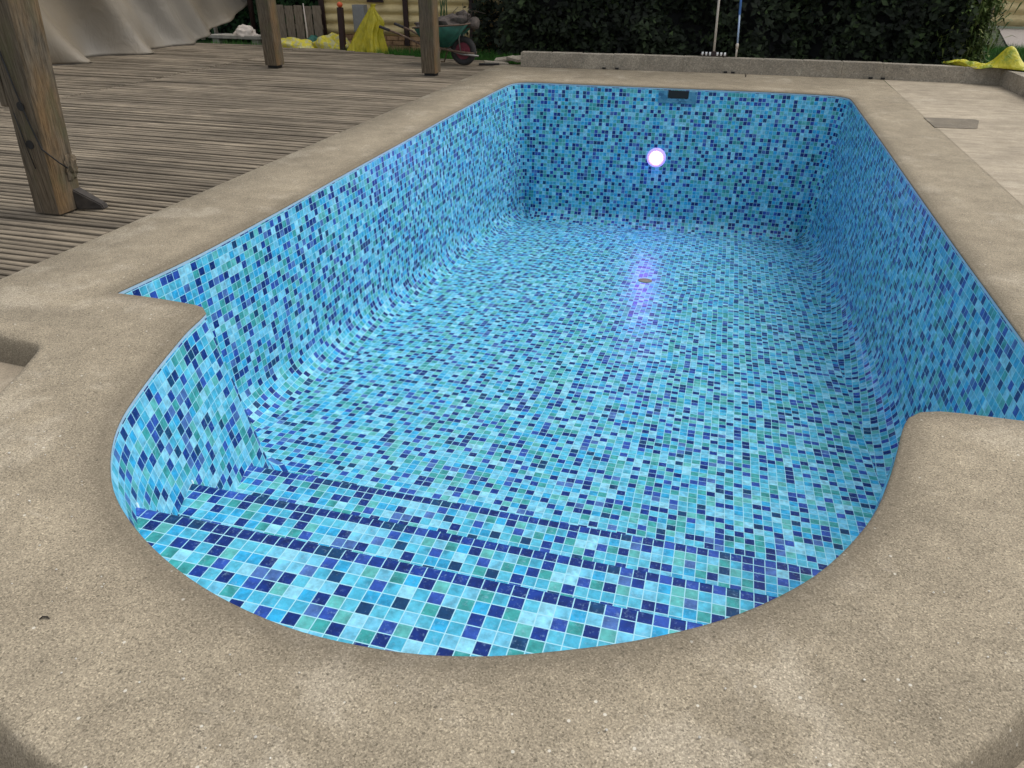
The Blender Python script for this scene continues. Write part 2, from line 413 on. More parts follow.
# plastic rail that holds the liner
bm = bmesh.new()
prof = [(-.006, -.014), (.001, -.015), (.0025, -.018), (.0025, -.029), (-.006, -.031)]
rr = [[bm.verts.new((p.x + NRM[i].x * a, p.y + NRM[i].y * a, z)) for a, z in prof] for i, p in enumerate(OUT)]
for i in range(n_out):
    for j in range(5): bm.faces.new((rr[i][j], rr[i][(j + 1) % 5], rr[(i + 1) % n_out][(j + 1) % 5], rr[(i + 1) % n_out][j]))
bmesh.ops.recalc_face_normals(bm, faces=bm.faces)
from_bm('liner_rail', bm, M['rail'], pool)

# the three steps of the round end
arc_pts = [p for p in OUT if p.y < 2.60 and -2.20 < p.x < .80]
arc_pts.sort(key=lambda p: math.atan2(p.y - 2.9, p.x + .68) % (2 * math.pi))
def arc_x(y, side):
    best = None
    for a, b in zip(arc_pts, arc_pts[1:]):
        if (a.y - y) * (b.y - y) <= 0 and a.y != b.y:
            x = a.x + (b.x - a.x) * (y - a.y) / (b.y - a.y)
            if side < 0 and x < -.68 and best is None: best = x
            if side > 0 and x > -.68: best = x
    return best
def step(y0, z, skew=.0):
    bm = bmesh.new(); uvl = bm.loops.layers.uv.new('UVMap')
    xl, xr = arc_x(y0, -1), arc_x(y0, 1)
    pts = [Vector((xl, y0))] + [p for p in arc_pts if p.y < y0 - .01] + [Vector((xr, y0))]
    top = [Vector((p.x, p.y, z)) for p in pts]
    # rounded nose: three rows, then the riser
    rows = [[(-.0, 0)]]
    nx = 40; xs = [xl + (xr - xl) * i / nx for i in range(nx + 1)]
    tris = tessellate_polygon([[Vector((p.x, p.y, 0)) for p in pts]])
    vs = [bm.verts.new(q) for q in top]
    for t in tris: bm.faces.new([vs[i] for i in t])
    for f in bm.faces:
        if f.normal.z < 0 or f.calc_center_median() is None: pass
    bmesh.ops.recalc_face_normals(bm, faces=bm.faces)
    for f in bm.faces:
        f.normal_update()
        if f.normal.z < 0: f.normal_flip()
        for lp in f.loops: lp[uvl].uv = (lp.vert.co.x / TS, (y0 - lp.vert.co.y) / TS + .22)
    prof = [(y0, z, 0), (y0 + .008, z - .002, -.008), (y0 + .014, z - .008, -.016), (y0 + .016, z - .016, -.024), (y0 + .018, zf(y0) - .05, -(z - zf(y0)))]
    g = []
    for x in xs:
        wob = .0015 * mnoise.noise(Vector((x * 4, y0 * 3, 0)))
        g.append([bm.verts.new((x, a + (wob if j else 0), b)) for j, (a, b, c) in enumerate(prof)])
    for i in range(nx):
        for j in range(4):
            f = bm.faces.new((g[i][j], g[i + 1][j], g[i + 1][j + 1], g[i][j + 1])); f.smooth = j < 3
            for lp, (x, c) in zip(f.loops, ((xs[i], prof[j][2]), (xs[i + 1], prof[j][2]), (xs[i + 1], prof[j + 1][2]), (xs[i], prof[j + 1][2]))):
                lp[uvl].uv = (x / TS, -c / TS * -1 + .22 if False else (c / TS + .22))
            f.normal_update()
            if f.normal.y < -.1 or f.normal.z < -.1: f.normal_flip()
    return from_bm('step', bm, M['tile_step'], pool)
step(1.525, -.21); step(1.97, -.48); step(2.46, -.755)
# pale weld beads where wall meets the treads
for ya, yb, z in ((1.49, 1.97, -.48), (1.99, 2.45, -.755)):
    for side in (-1, 1):
        pts = []
        for i in range(12):
            y = ya + (yb - ya) * i / 11; x = arc_x(y, side)
            pts.append((x + (.085 if z > -.6 else .125) if side < 0 else x - .028, y, z + .001))
        tube_obj('weld_seam', pts, .0038, M['weld'], pool, 8)
for y0, z, zlow in ((1.525, -.21, -.48), (1.97, -.48, -.755)):
    for side in (-1, 1):
        x = arc_x(y0 + .02, side) - side * .03 + (0 if side > 0 else (.025 if z > -.4 else .06))
        tube_obj('weld_seam', [(x, y0 + .012, z + .012), (x, y0 + .018, (z + zlow) / 2), (x - side * .006 + (.03 if side < 0 else 0), y0 + .018, zlow)], .0042, M['weld'], pool, 8)

# lamp in the far wall
LX, LZ = -.775, -.832
def wall_y(z, y_top=9.865): return y_top - .215 * min(1, max(0, (-.03 - z) / 1.42))
ly = wall_y(LZ)
def disc(name, y, r0, r1, thick, mat, parent, seg=40, bulge=0):
    bm = bmesh.new(); rings = []
    prof = [(r1, y + .02), (r1, y - thick * .6), (r1 - .006, y - thick), (r0 + .004, y - thick)] if r0 else [(r1, y + .01), (r1, y - thick * .7)] + [(r1 * math.cos(a), y - thick * .7 - bulge * math.sin(a)) for a in [R(20), R(40), R(60), R(80)]]
    if r0: prof.append((r0, y - thick * .5)); prof.append((r0, y + .02))
    for rad, yy in prof: rings.append([bm.verts.new((LX + rad * math.cos(2 * math.pi * s / seg), yy, LZ + rad * math.sin(2 * math.pi * s / seg))) for s in range(seg)])
    for a, b in zip(rings, rings[1:]):
        for s in range(seg): bm.faces.new((a[s], a[(s + 1) % seg], b[(s + 1) % seg], b[s]))
    if not r0: bm.faces.new(rings[-1])
    bmesh.ops.recalc_face_normals(bm, faces=bm.faces)
    return from_bm(name, bm, mat, parent, True)
lamp = disc('pool_lamp', ly, .076, .120, .022, M['glow_ring'], pool)
tag(lamp, 'underwater lamp, its ring made to glow as the violet halo of a white hot lens')
disc('lamp_lens', ly, 0, .074, .012, M['lens'], lamp, bulge=.03)
# skimmer mouth under the far coping
SX, SY = -.60, 9.868
bm = bmesh.new()
W, H_, D = .40, .125, .20
def quadbox_open(bm, x0, x1, z0, z1, y0, y1):
    v = [bm.verts.new(c) for c in ((x0, y0, z0), (x1, y0, z0), (x1, y0, z1), (x0, y0, z1), (x0, y1, z0), (x1, y1, z0), (x1, y1, z1), (x0, y1, z1))]
    for f in ((4, 5, 6, 7), (0, 1, 5, 4), (1, 2, 6, 5), (2, 3, 7, 6), (3, 0, 4, 7)): bm.faces.new([v[i] for i in f])
sk = empty('skimmer', (0, 0, 0)); sk.parent = pool
fb = bmesh.new()
for c, s in (((SX, SY - .028, -.172), (.46, .03, .022)), ((SX - .219, SY - .022, -.105), (.022, .03, .13)), ((SX + .219, SY - .022, -.105), (.022, .03, .13))): add_box(fb, c, s, None, .004)
k = NT('skimmer_print'); k.base(k.ramp(k.voro(k.coord('Object'), 21, out='Color'), [(.0, (.02, .10, .22)), (.4, (.06, .24, .36)), (1, (.14, .36, .50))])); k.rough(.5); M['skim'] = k.m
from_bm('skimmer_frame', fb, M['skim'], sk)
fb = bmesh.new(); add_box(fb, (SX - .165, SY - .02, -.10), (.09, .02, .12), None, .003); add_box(fb, (SX + .165, SY - .02, -.10), (.09, .02, .12), None, .003); add_box(fb, (SX, SY - .02, -.145), (.42, .018, .035), None, .003)
from_bm('skimmer_flap', fb, M['skim'], sk)
fb = bmesh.new(); add_box(fb, (SX + .01, SY - .025, -.078), (.25, .014, .088), None, .002)
from_bm('skimmer_opening', fb, M['black'], sk)
# main drain on the floor
dx, dy = -.555, 7.12; dz = zf(dy)
bm = bmesh.new(); nn = 28
rings = []
for rad, h in ((.072, .001), (.070, .006), (.060, .010), (.03, .012)):
    rings.append([bm.verts.new((dx + rad * math.cos(2 * math.pi * s / nn), dy + rad * math.sin(2 * math.pi * s / nn), zf(dy + rad * math.sin(2 * math.pi * s / nn)) + h)) for s in range(nn)])
for a, b in zip(rings, rings[1:]):
    for s in range(nn): bm.faces.new((a[s], a[(s + 1) % nn], b[(s + 1) % nn], b[s]))
bm.faces.new(rings[-1])
from_bm('floor_drain', bm, M['drain'], pool)

# ------------------------------------------------------------------ coping
CX, CY, CR = -.65, 2.6, 1.965
outer = []
a0, a1 = R(196.5), R(343.5)
def arc_corner(pa, pc, pb, r, n=6):
    pa, pc, pb = Vector(pa), Vector(pc), Vector(pb)
    u = (pa - pc).normalized(); w = (pb - pc).normalized(); s = pc + u * r; e = pc + w * r
    return [(s * (1 - t) ** 2 + pc * 2 * t * (1 - t) + e * t * t) for t in [i / n for i in range(n + 1)]]
pL = Vector((CX + CR * math.cos(R(197)), CY + CR * math.sin(R(197)))); pR = Vector((CX + CR * math.cos(R(343)), CY + CR * math.sin(R(343))))
cL = Vector((-2.60, 2.11)); cR = Vector((1.30, 2.11))
FL, FR, FY = -3.35, 1.955, 11.42
SEGS = [Vector((FL, 2.155))]
SEGS += arc_corner((FL, 2.155), cL, (CX + CR * math.cos(R(202)), CY + CR * math.sin(R(202))), .06)
for i in range(61):
    a = R(201) + R(138) * i / 60; dg = math.degrees(a)
    cr_ = CR + .075 * math.exp(-((dg - 252) / 38) ** 2) - .008 * math.exp(-((dg - 318) / 20) ** 2)
    SEGS.append(Vector((CX + cr_ * math.cos(a), CY + cr_ * math.sin(a))))
SEGS += arc_corner((CX + CR * math.cos(R(338)), CY + CR * math.sin(R(338))), cR, (FR, 2.155), .06)
SEGS.append(Vector((FR, 2.155)))
outer = SEGS
def offs(poly, d, closed=False):
    res = []
    for i, p in enumerate(poly):
        a = poly[max(0, i - 1)]; b = poly[min(len(poly) - 1, i + 1)]; t = (b - a).normalized(); res.append(p + Vector((t.y, -t.x)) * d)
    return res
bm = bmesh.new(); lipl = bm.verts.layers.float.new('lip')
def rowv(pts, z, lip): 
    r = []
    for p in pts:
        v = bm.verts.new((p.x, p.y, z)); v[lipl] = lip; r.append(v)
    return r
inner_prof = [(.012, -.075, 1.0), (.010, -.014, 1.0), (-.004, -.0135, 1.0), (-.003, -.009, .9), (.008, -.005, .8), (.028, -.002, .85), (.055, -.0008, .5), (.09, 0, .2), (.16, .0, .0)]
NS = [n.copy() for n in NRM]
inn = []
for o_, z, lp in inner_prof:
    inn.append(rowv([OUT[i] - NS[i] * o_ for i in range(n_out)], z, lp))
for a, b in zip(inn, inn[1:]):
    for i in range(n_out):
        f = bm.faces.new((a[i], b[i], b[(i + 1) % n_out], a[(i + 1) % n_out])); f.smooth = True
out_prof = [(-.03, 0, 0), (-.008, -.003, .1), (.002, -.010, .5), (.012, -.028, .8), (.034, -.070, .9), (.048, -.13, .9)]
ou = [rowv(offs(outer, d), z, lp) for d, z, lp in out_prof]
for a, b in zip(ou, ou[1:]):
    for i in range(len(outer) - 1):
        f = bm.faces.new((a[i], b[i], b[i + 1], a[i + 1])); f.smooth = True
# top sheet
far = [Vector((FR, 2.3)), Vector((FR, 5)), Vector((FR, 8.02)), Vector((FR - .02, FY)), Vector((FL, FY)), Vector((FL, 2.3))]
farv = rowv(far, 0, 0)
poly = [v for v in ou[0]] + farv
hole = inn[-1]
allv = poly + hole
tris = tessellate_polygon([[Vector((v.co.x, v.co.y, 0)) for v in poly], [Vector((v.co.x, v.co.y, 0)) for v in hole]])
for t in tris:
    try: f = bm.faces.new([allv[i] for i in t]); f.smooth = True
    except ValueError: pass
# vertical faces along the wooden deck
lowv = rowv([Vector((FL, 2.3)), Vector((FL, FY))], -.12, .6)
bm.faces.new((farv[5], lowv[0], lowv[1], farv[4]))
bmesh.ops.recalc_face_normals(bm, faces=[f for f in bm.faces])
for f in bm.faces:
    f.normal_update()
up_faces = [f for f in bm.faces if abs(f.normal.z) > .9 and f.normal.z < 0]
if len(up_faces) > 30: bmesh.ops.reverse_faces(bm, faces=bm.faces[:])
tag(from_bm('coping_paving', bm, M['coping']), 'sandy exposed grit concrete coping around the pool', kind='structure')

# paving right of the coping, a touch paler
bm = bmesh.new()
def sheet(bm, x0, x1, y0, y1, z):
    v = [bm.verts.new(c) for c in ((x0, y0, z), (x1, y0, z), (x1, y1, z), (x0, y1, z))]; bm.faces.new(v)
zt = .0014
sheet(bm, FR - .004, 3.5, -3, 8, zt); sheet(bm, FR - .012, 3.5, 8, FY, zt)
bm.faces.new([bm.verts.new(c) for c in ((FR - .004, -3, zt), (FR - .004, 2.2, zt), (FR - .004, 2.2, -.16), (FR - .004, -3, -.16))])
tag(from_bm('patio_paving', bm, M['patio']), 'pale streaky concrete paving right of the pool', kind='structure')

# thin flat patch, darker than the slab round it
bm = bmesh.new()
pp = [(1.93, 8.07), (2.27, 8.10), (2.31, 8.14), (2.42, 8.55), (2.40, 8.62), (2.2, 8.61), (1.925, 8.58)]
top = [bm.verts.new((x, y, .006)) for x, y in pp]; bt = [bm.verts.new((x, y, -.01)) for x, y in pp]; bm.faces.new(top)
for i in range(len(pp)): bm.faces.new((bt[i], bt[(i + 1) % len(pp)], top[(i + 1) % len(pp)], top[i]))
M['dark_slab'] = concrete_mat('dark_concrete', (.20, .172, .13), .7)
tag(from_bm('dark_patch', bm, M['dark_slab']), 'dark patch in the right hand paving', kind='structure')

# lower concrete beyond the coping lip, in front
bm = bmesh.new()
inside = offs(outer, -.12)
polyp = [Vector((FL, -2.5)), Vector((1.95, -2.5)), Vector((1.95, 2.2))] + [p for p in inside[::-1]] + [Vector((FL, 2.2))]
t = tessellate_polygon([[Vector((p.x, p.y, 0)) for p in polyp]]); vs = [bm.verts.new((p.x, p.y, -.105)) for p in polyp]
for a in t:
    try: bm.faces.new([vs[i] for i in a])
    except ValueError: pass
bmesh.ops.recalc_face_normals(bm, faces=bm.faces)
tag(from_bm('lower_paving', bm, M['lower']), 'lower concrete slab in front of the coping', kind='structure')

# ground everywhere else
bm = bmesh.new()
hole = [OUT[i] - NRM[i] * .12 for i in range(0, n_out, 3)]
gp = [Vector(p) for p in ((-60, -40), (60, -40), (60, 90), (-60, 90))]
t = tessellate_polygon([[Vector((p.x, p.y, 0)) for p in gp], [Vector((p.x, p.y, 0)) for p in hole]])
vs = [bm.verts.new((p.x, p.y, -.16)) for p in gp + hole]
for a in t:
    try: bm.faces.new([vs[i] for i in a])
    except ValueError: pass
for f in bm.faces:
    f.normal_update()
    if f.normal.z < 0: f.normal_flip()
tag(from_bm('ground', bm, M['ground']), kind='structure')

# ------------------------------------------------------------------ wooden deck: board by board in one sheet of boards
bm = bmesh.new(); rl = bm.verts.layers.float.new('rnd')
def board(x0, x1, y, w, z, tilt):
    r = random.random(); nseg = 6
    xs = [x0 + (x1 - x0) * i / nseg for i in range(nseg + 1)]
    prof = [(-w / 2, -.030), (-w / 2, -.005), (-w / 2 + .005, 0), (w / 2 - .005, 0), (w / 2, -.005), (w / 2, -.030)]
    rings = []
    ph = random.random() * 9
    for x in xs:
        sag = .004 * math.sin(x * 1.3 + ph) ; yw = .004 * math.sin(x * .9 + ph * 2)
        ring = []
        for a, b in prof:
            v = bm.verts.new((x, y + a + yw, z + b + sag + a * tilt)); v[rl] = r; ring.append(v)
        rings.append(ring)
    for a, b in zip(rings, rings[1:]):
        for j in range(5): bm.faces.new((a[j], b[j], b[j + 1], a[j + 1]))
    bm.faces.new(rings[0]); bm.faces.new(rings[-1][::-1])
PITCH = .0635; y = -.9
while y < 12.75:
    xr = FL - .004
    if y > 11.75: xr = FL - 1.0 - (y - 11.75) * 3.2
    xs = [xr, -7.2 + random.uniform(-.01, .01), -10.6, -14.0]
    for a, b in zip(xs, xs[1:]):
        if a - b > .3: board(b + random.uniform(.008, .03), a, y, PITCH - random.uniform(.021, .028), -.004 + random.uniform(-.004, .003), random.uniform(-.06, .05))
    y += PITCH
bmesh.ops.recalc_face_normals(bm, faces=bm.faces)
tag(from_bm('wooden_deck', bm, M['deck']), 'weathered grey brown board terrace left of the pool', kind='structure')
bm = bmesh.new(); sheet(bm, -14, FL, -.95, 12.6, -.10)
tag(from_bm('soil_bed', bm, M['dirt']), kind='structure')

# ------------------------------------------------------------------ timber posts
def timber_post(x, y, lean, label, foot=True, h=2.7, w=.20):
    root = empty('timber_post', (x, y, 0)); tag(root, label, 'post', 'timber posts on the wooden deck')
    bm = bmesh.new(); n = 14; rings = []
    c = .012
    base = [(-w/2 + c, -w/2), (0.002, -w/2 - .001), (w/2 - c, -w/2), (w/2, -w/2 + c), (w/2 + .001, .0), (w/2, w/2 - c), (w/2 - c, w/2), (-w/2 + c, w/2), (-w/2, w/2 - c), (-w/2 - .001, 0), (-w/2, -w/2 + c)]
    for i in range(n + 1):
        z = (.035 if foot else .004) + (h - .03) * i / n
        ox = lean[0] * z; oy = lean[1] * z
        rings.append([bm.verts.new((a * (1 + .02 * mnoise.noise(Vector((a * 30, b * 30, z * 3 + x)))) + ox, b + oy + .002 * mnoise.noise(Vector((a * 9, b * 9, z * 4))), z)) for a, b in base])
    m = len(base)
    for a, b in zip(rings, rings[1:]):
        for j in range(m): bm.faces.new((a[j], a[(j + 1) % m], b[(j + 1) % m], b[j]))
    bm.faces.new(rings[0][::-1]); bm.faces.new(rings[-1])
    bmesh.ops.recalc_face_normals(bm, faces=bm.faces)
    from_bm('shaft', bm, M['post'], root)
    if foot: box_obj('post_foot', (0, 0, .018), (w * .72, w * .72, .036), M['black'], root)
    return root
p1 = timber_post(-3.965, 3.655, (.085, 0), 'large near timber post, leaning, with two bolt holes and a cable', foot=False)
timber_post(-6.28, 10.06, (.0, 0), 'middle timber post on the deck in front of the yellow bags')
timber_post(-3.875, 9.97, (.0, 0), 'timber post by the coping, in front of the wheelbarrow')
# details of the near post (coordinates relative to its base)
def rel(*p): return (p[0] + 3.965, p[1] - 3.655, p[2])
for z in (.635, .42):
    xx = -3.965 + .085 * z
    bm = bmesh.new(); add_tube(bm, [rel(xx, 3.551, z), rel(xx, 3.565, z)], .026, 14); from_bm('bolt_hole', bm, M['black'], p1)
f_y = 3.655 - .107
pts = [rel(-3.93, f_y - .002, .93), rel(-3.90, f_y - .006, .72), rel(-3.875, f_y - .006, .55), rel(-3.845, f_y - .002, .40), rel(-3.795, f_y + .045, .315), rel(-3.80, f_y + .10, .27)]
tube_obj('cable', pts, .0045, M['black'], p1, 8)
tube_obj('cable', [rel(-3.965, f_y - .004, .60), rel(-3.955, f_y - .004, .45), rel(-3.935, f_y - .003, .28)], .003, M['black'], p1, 6)
bm = bmesh.new(); bmesh.ops.create_icosphere(bm, subdivisions=3, radius=1)
for v in bm.verts:
    s = 1 + .55 * mnoise.noise(v.co * 2.3) + .35 * mnoise.noise(v.co * 6)
    v.co = Vector((v.co.x * .024 * s, v.co.y * .045 * s, v.co.z * .085 * s)) + Vector(rel(-3.845, 3.71, .27))
from_bm('split_bark', bm, M['post'], p1)
bm = bmesh.new(); vs_ = [bm.verts.new(rel(*c)) for c in ((-3.86, 3.68, .0), (-3.70, 3.73, .0), (-3.70, 3.78, .0), (-3.86, 3.75, .0), (-3.86, 3.68, .13), (-3.71, 3.73, .03), (-3.71, 3.78, .03), (-3.86, 3.75, .13))]
for q in ((3, 2, 1, 0), (4, 5, 6, 7), (0, 1, 5, 4), (1, 2, 6, 5), (2, 3, 7, 6), (3, 0, 4, 7)): bm.faces.new([vs_[i] for i in q])
bmesh.ops.bevel(bm, geom=bm.edges[:], offset=.006, segments=2, affect='EDGES')
from_bm('wedge', bm, mat_simple('dark_wet_wood', (.035, .028, .022), .8, .4, 20, .5), p1)
box_obj('side_bracket', rel(-4.065, 3.62, .17), (.02, .05, .10), M['black'], p1)
bm = bmesh.new(); add_box(bm, rel(-4.03, 3.60, .80), (.05, .09, .35), None, .01)
from_bm('side_batten', bm, M['post'], p1)

# ------------------------------------------------------------------ low block walls
def block_wall(name, pts, h, t, label, holes=(), bl=.46):
    root = empty(name, (pts[0][0], pts[0][1], 0)); tag(root, label, 'wall')
    o = Vector((pts[0][0], pts[0][1]))
    bm = bmesh.new(); mm = bmesh.new(); acc = 0
    for a, b in zip(pts, pts[1:]):
        a, b = Vector(a) - o, Vector(b) - o; L = (b - a).length; n = max(1, round(L / bl)); d = (b - a) / L; ang = math.atan2(d.y, d.x)
        for i in range(n):
            c = a + (b - a) * ((i + .5) / n); rot = Matrix.Rotation(ang + random.uniform(-.006, .006), 3, 'Z')
            nn = Vector((-d.y, d.x)) * (t / 2 + random.uniform(-.004, .004))
            add_box(bm, (c.x + nn.x, c.y + nn.y, h / 2 - .005 + random.uniform(-.003, .003)), (L / n - .012, t, h), rot, .006)
        c = (a + b) / 2 + Vector((-d.y, d.x)) * t / 2
        add_box(mm, (c.x, c.y, h / 2 - .007), (L, t - .012, h - .006), Matrix.Rotation(ang, 3, 'Z'), 0)
    from_bm('block_course', bm, M['block'], root); from_bm('mortar_bed', mm, M['mortar'], root)
    for hx, hy in holes: box_obj('weep_hole', (hx - o.x, hy - o.y, .016), (.05, .02, .022), M['black'], root, None, .004)
    return root
block_wall('block_wall', [(-2.95, 11.16), (-1.2, 11.30), (.4, 11.36), (1.9, 11.34), (3.34, 11.26)], .20, .15, 'low row of concrete blocks closing the far end of the pool terrace',
           [(-1.75, 11.243), (-1.57, 11.258), (.02, 11.33), (-.08, 11.328), (1.78, 11.33), (1.93, 11.325)])
block_wall('block_wall', [(3.36, 3.6), (3.37, 6.0), (3.35, 8.5), (3.27, 11.27)][::-1], .20, .15, 'low row of concrete blocks along the right edge of the paving')
# pale mortar smear and rubble by the left end
root = empty('broken_slab', (-3.15, 11.35, 0)); tag(root, 'broken dark slab edge at the left end of the block wall', 'slab')
bm = bmesh.new()
for (x, y, z, sx, sy, sz, rz, ry) in ((-.10, .25, .05, .42, .34, .035, 12, -6), (-.22, -.02, .02, .36, .12, .03, 20, 5), (.04, .10, .07, .20, .2, .04, -14, 10)):
    add_box(bm, (x, y, z), (sx, sy, sz), Matrix.Rotation(R(rz), 3, 'Z') @ Matrix.Rotation(R(ry), 3, 'Y'), .006)
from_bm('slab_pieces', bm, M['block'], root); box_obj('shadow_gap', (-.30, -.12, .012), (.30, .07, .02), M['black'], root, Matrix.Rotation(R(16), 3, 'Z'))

# ------------------------------------------------------------------ broom and pole on the wall
br = empty('broom', (-.27, 11.43, .20)); tag(br, 'cream handled broom with white bristles standing on the block wall', 'broom')
tube_obj('handle', [(0, 0, .03), (-.02, .02, .6), (-.06, .12, 1.55)], .0155, M['cream_plastic'], br)
bm = bmesh.new(); add_box(bm, (0, 0, .018), (.36, .055, .028), None, .006); add_box(bm, (0, 0, .04), (.07, .05, .05), None, .01); from_bm('broom_head', bm, M['darkpost'], br)
for i in range(7):
    if i == 3: continue
    x = -.15 + i * .05
    tube_obj('bristle_tuft', [(x, -.035, .012), (x, -.036, .055)], [.012, .015], M['white_plastic'], br, 8)
tp = empty('telescopic_pole', (.03, 11.43, .20)); tag(tp, 'blue telescopic pole with pale lower tube standing beside the broom', 'pole')
tube_obj('lower_tube', [(0, 0, 0), (-.004, .01, .14)], .013, M['cream_plastic'], tp)
tube_obj('collar', [(-.003, .008, .10), (-.004, .01, .15), (-.004, .012, .17)], [.017, .021, .016], M['cream_plastic'], tp)
tube_obj('middle_tube', [(-.004, .012, .17), (-.03, .05, .52)], .0125, M['lightblue'], tp)
tube_obj('upper_tube', [(-.03, .05, .52), (-.09, .16, 1.5)], .0155, M['blue_plastic'], tp)

# ------------------------------------------------------------------ wheelbarrow
wb = empty('wheelbarrow', (-3.88, 11.05, 0)); tag(wb, 'old green wheelbarrow full of debris with a red rimmed wheel', 'wheelbarrow')
# local x: to the right is the wheel end
bm = bmesh.new()
lo = [(-.44, -.16, .27), (-.08, -.16, .24), (-.08, .16, .24), (-.44, .16, .27)]
hi = [(-.56, -.28, .50), (.22, -.27, .56), (.22, .27, .56), (-.56, .28, .50)]
def tray(lo, hi, t=.012):
    V = [[bm.verts.new(c) for c in lo], [bm.verts.new(c) for c in hi]]
    for i in range(4): bm.faces.new((V[0][i], V[0][(i + 1) % 4], V[1][(i + 1) % 4], V[1][i]))
    bm.faces.new(V[0][::-1])
tray(lo, hi); bmesh.ops.recalc_face_normals(bm, faces=bm.faces)
bmesh.ops.bevel(bm, geom=[e for e in bm.edges if not e.is_boundary], offset=.03, segments=3, affect='EDGES')
tr = from_bm('tray', bm, M['green_tray'], wb, True); sm = tr.modifiers.new('t', 'SOLIDIFY'); sm.thickness = .008
bm = bmesh.new(); add_tube(bm, [(-.56, -.28, .50), (.22, -.27, .56), (.25, 0, .565), (.22, .27, .56), (-.56, .28, .50), (-.58, 0, .50), (-.56, -.28, .50)], .010, 8)
from_bm('tray_rim', bm, M['rust'], tr, True)
for s in (-1, 1):
    tube_obj('handle', [(-1.05, s * .27, .50), (-.80, s * .25, .42), (-.46, s * .20, .28), (-.05, s * .14, .21), (.16, s * .075, .18), (.28, s * .06, .17)], .015, M['rubber'] if 0 else M['rust'], wb)
    tube_obj('grip', [(-1.07, s * .27, .506), (-.92, s * .262, .458)], .02, M['rubber'], wb)
    tube_obj('leg', [(-.42, s * .20, .27), (-.38, s * .21, .02), (-.28, s * .21, .015), (-.18, s * .17, .24)], .010, M['rust'], wb)
    tube_obj('stay', [(.12, s * .09, .52), (.06, s * .08, .36), (.08, s * .065, .17)], .009, M['metal'], wb)
tube_obj('front_bar', [(-.10, -.10, .24), (.0, -.09, .185), (.12, -.075, .155), (.36, -.10, .145)], .013, M['metal'], wb)
bm = bmesh.new()
wr = .195; wc = Vector((.10, 0, .197))
for i in range(28):
    pass
rings = []
for i in range(32):
    a = 2 * math.pi * i / 32; cdir = Vector((math.cos(a), 0, math.sin(a)))
    rings.append([bm.verts.new(wc + cdir * (wr - .045 + .045 * math.cos(b)) + Vector((0, .045 * math.sin(b), 0))) for b in [2 * math.pi * j / 10 for j in range(10)]])
for i in range(32):
    for j in range(10): bm.faces.new((rings[i][j], rings[(i + 1) % 32][j], rings[(i + 1) % 32][(j + 1) % 10], rings[i][(j + 1) % 10]))
bmesh.ops.recalc_face_normals(bm, faces=bm.faces)
wheel = from_bm('wheel_tyre', bm, M['rubber'], wb, True)
bm = bmesh.new(); add_tube(bm, [wc + Vector((0, -.028, 0)), wc + Vector((0, .028, 0))], .112, 24); add_tube(bm, [wc + Vector((0, -.07, 0)), wc + Vector((0, .07, 0))], .03, 14)
from_bm('wheel_rim', bm, M['hub'], wheel)
deb = empty('debris_heap', (-3.88, 11.05, .5)); tag(deb, 'brown sacks and twigs heaped in the green wheelbarrow', 'debris')
bm = bmesh.new()
for (x, y, z, r, sx, sz) in ((-.05, 0, .05, .17, 1.3, .7), (.10, .0, .13, .12, 1.1, .8), (-.38, .02, .02, .16, 1.5, .35), (.25, -.02, .06, .10, 1, .8)):
    b2 = bmesh.ops.create_icosphere(bm, subdivisions=3, radius=r)
    for v in b2['verts']:
        s = 1 + .5 * mnoise.noise(v.co * 9 + Vector((x * 7, 0, 0))); v.co = Vector((v.co.x * sx * s + x, v.co.y * s + y, v.co.z * sz * s + z))
from_bm('sack_heap', bm, M['debris'], deb)
for i in range(7):
    a = random.uniform(-.2, .32); p0 = Vector((a, random.uniform(-.1, .1), .08))
    tube_obj('twig', [p0, p0 + Vector((random.uniform(-.02, .12), 0, random.uniform(.08, .16))), p0 + Vector((random.uniform(.0, .22), 0, random.uniform(.10, .25)))], [.006, .005, .003], M['bark'], deb, 6)

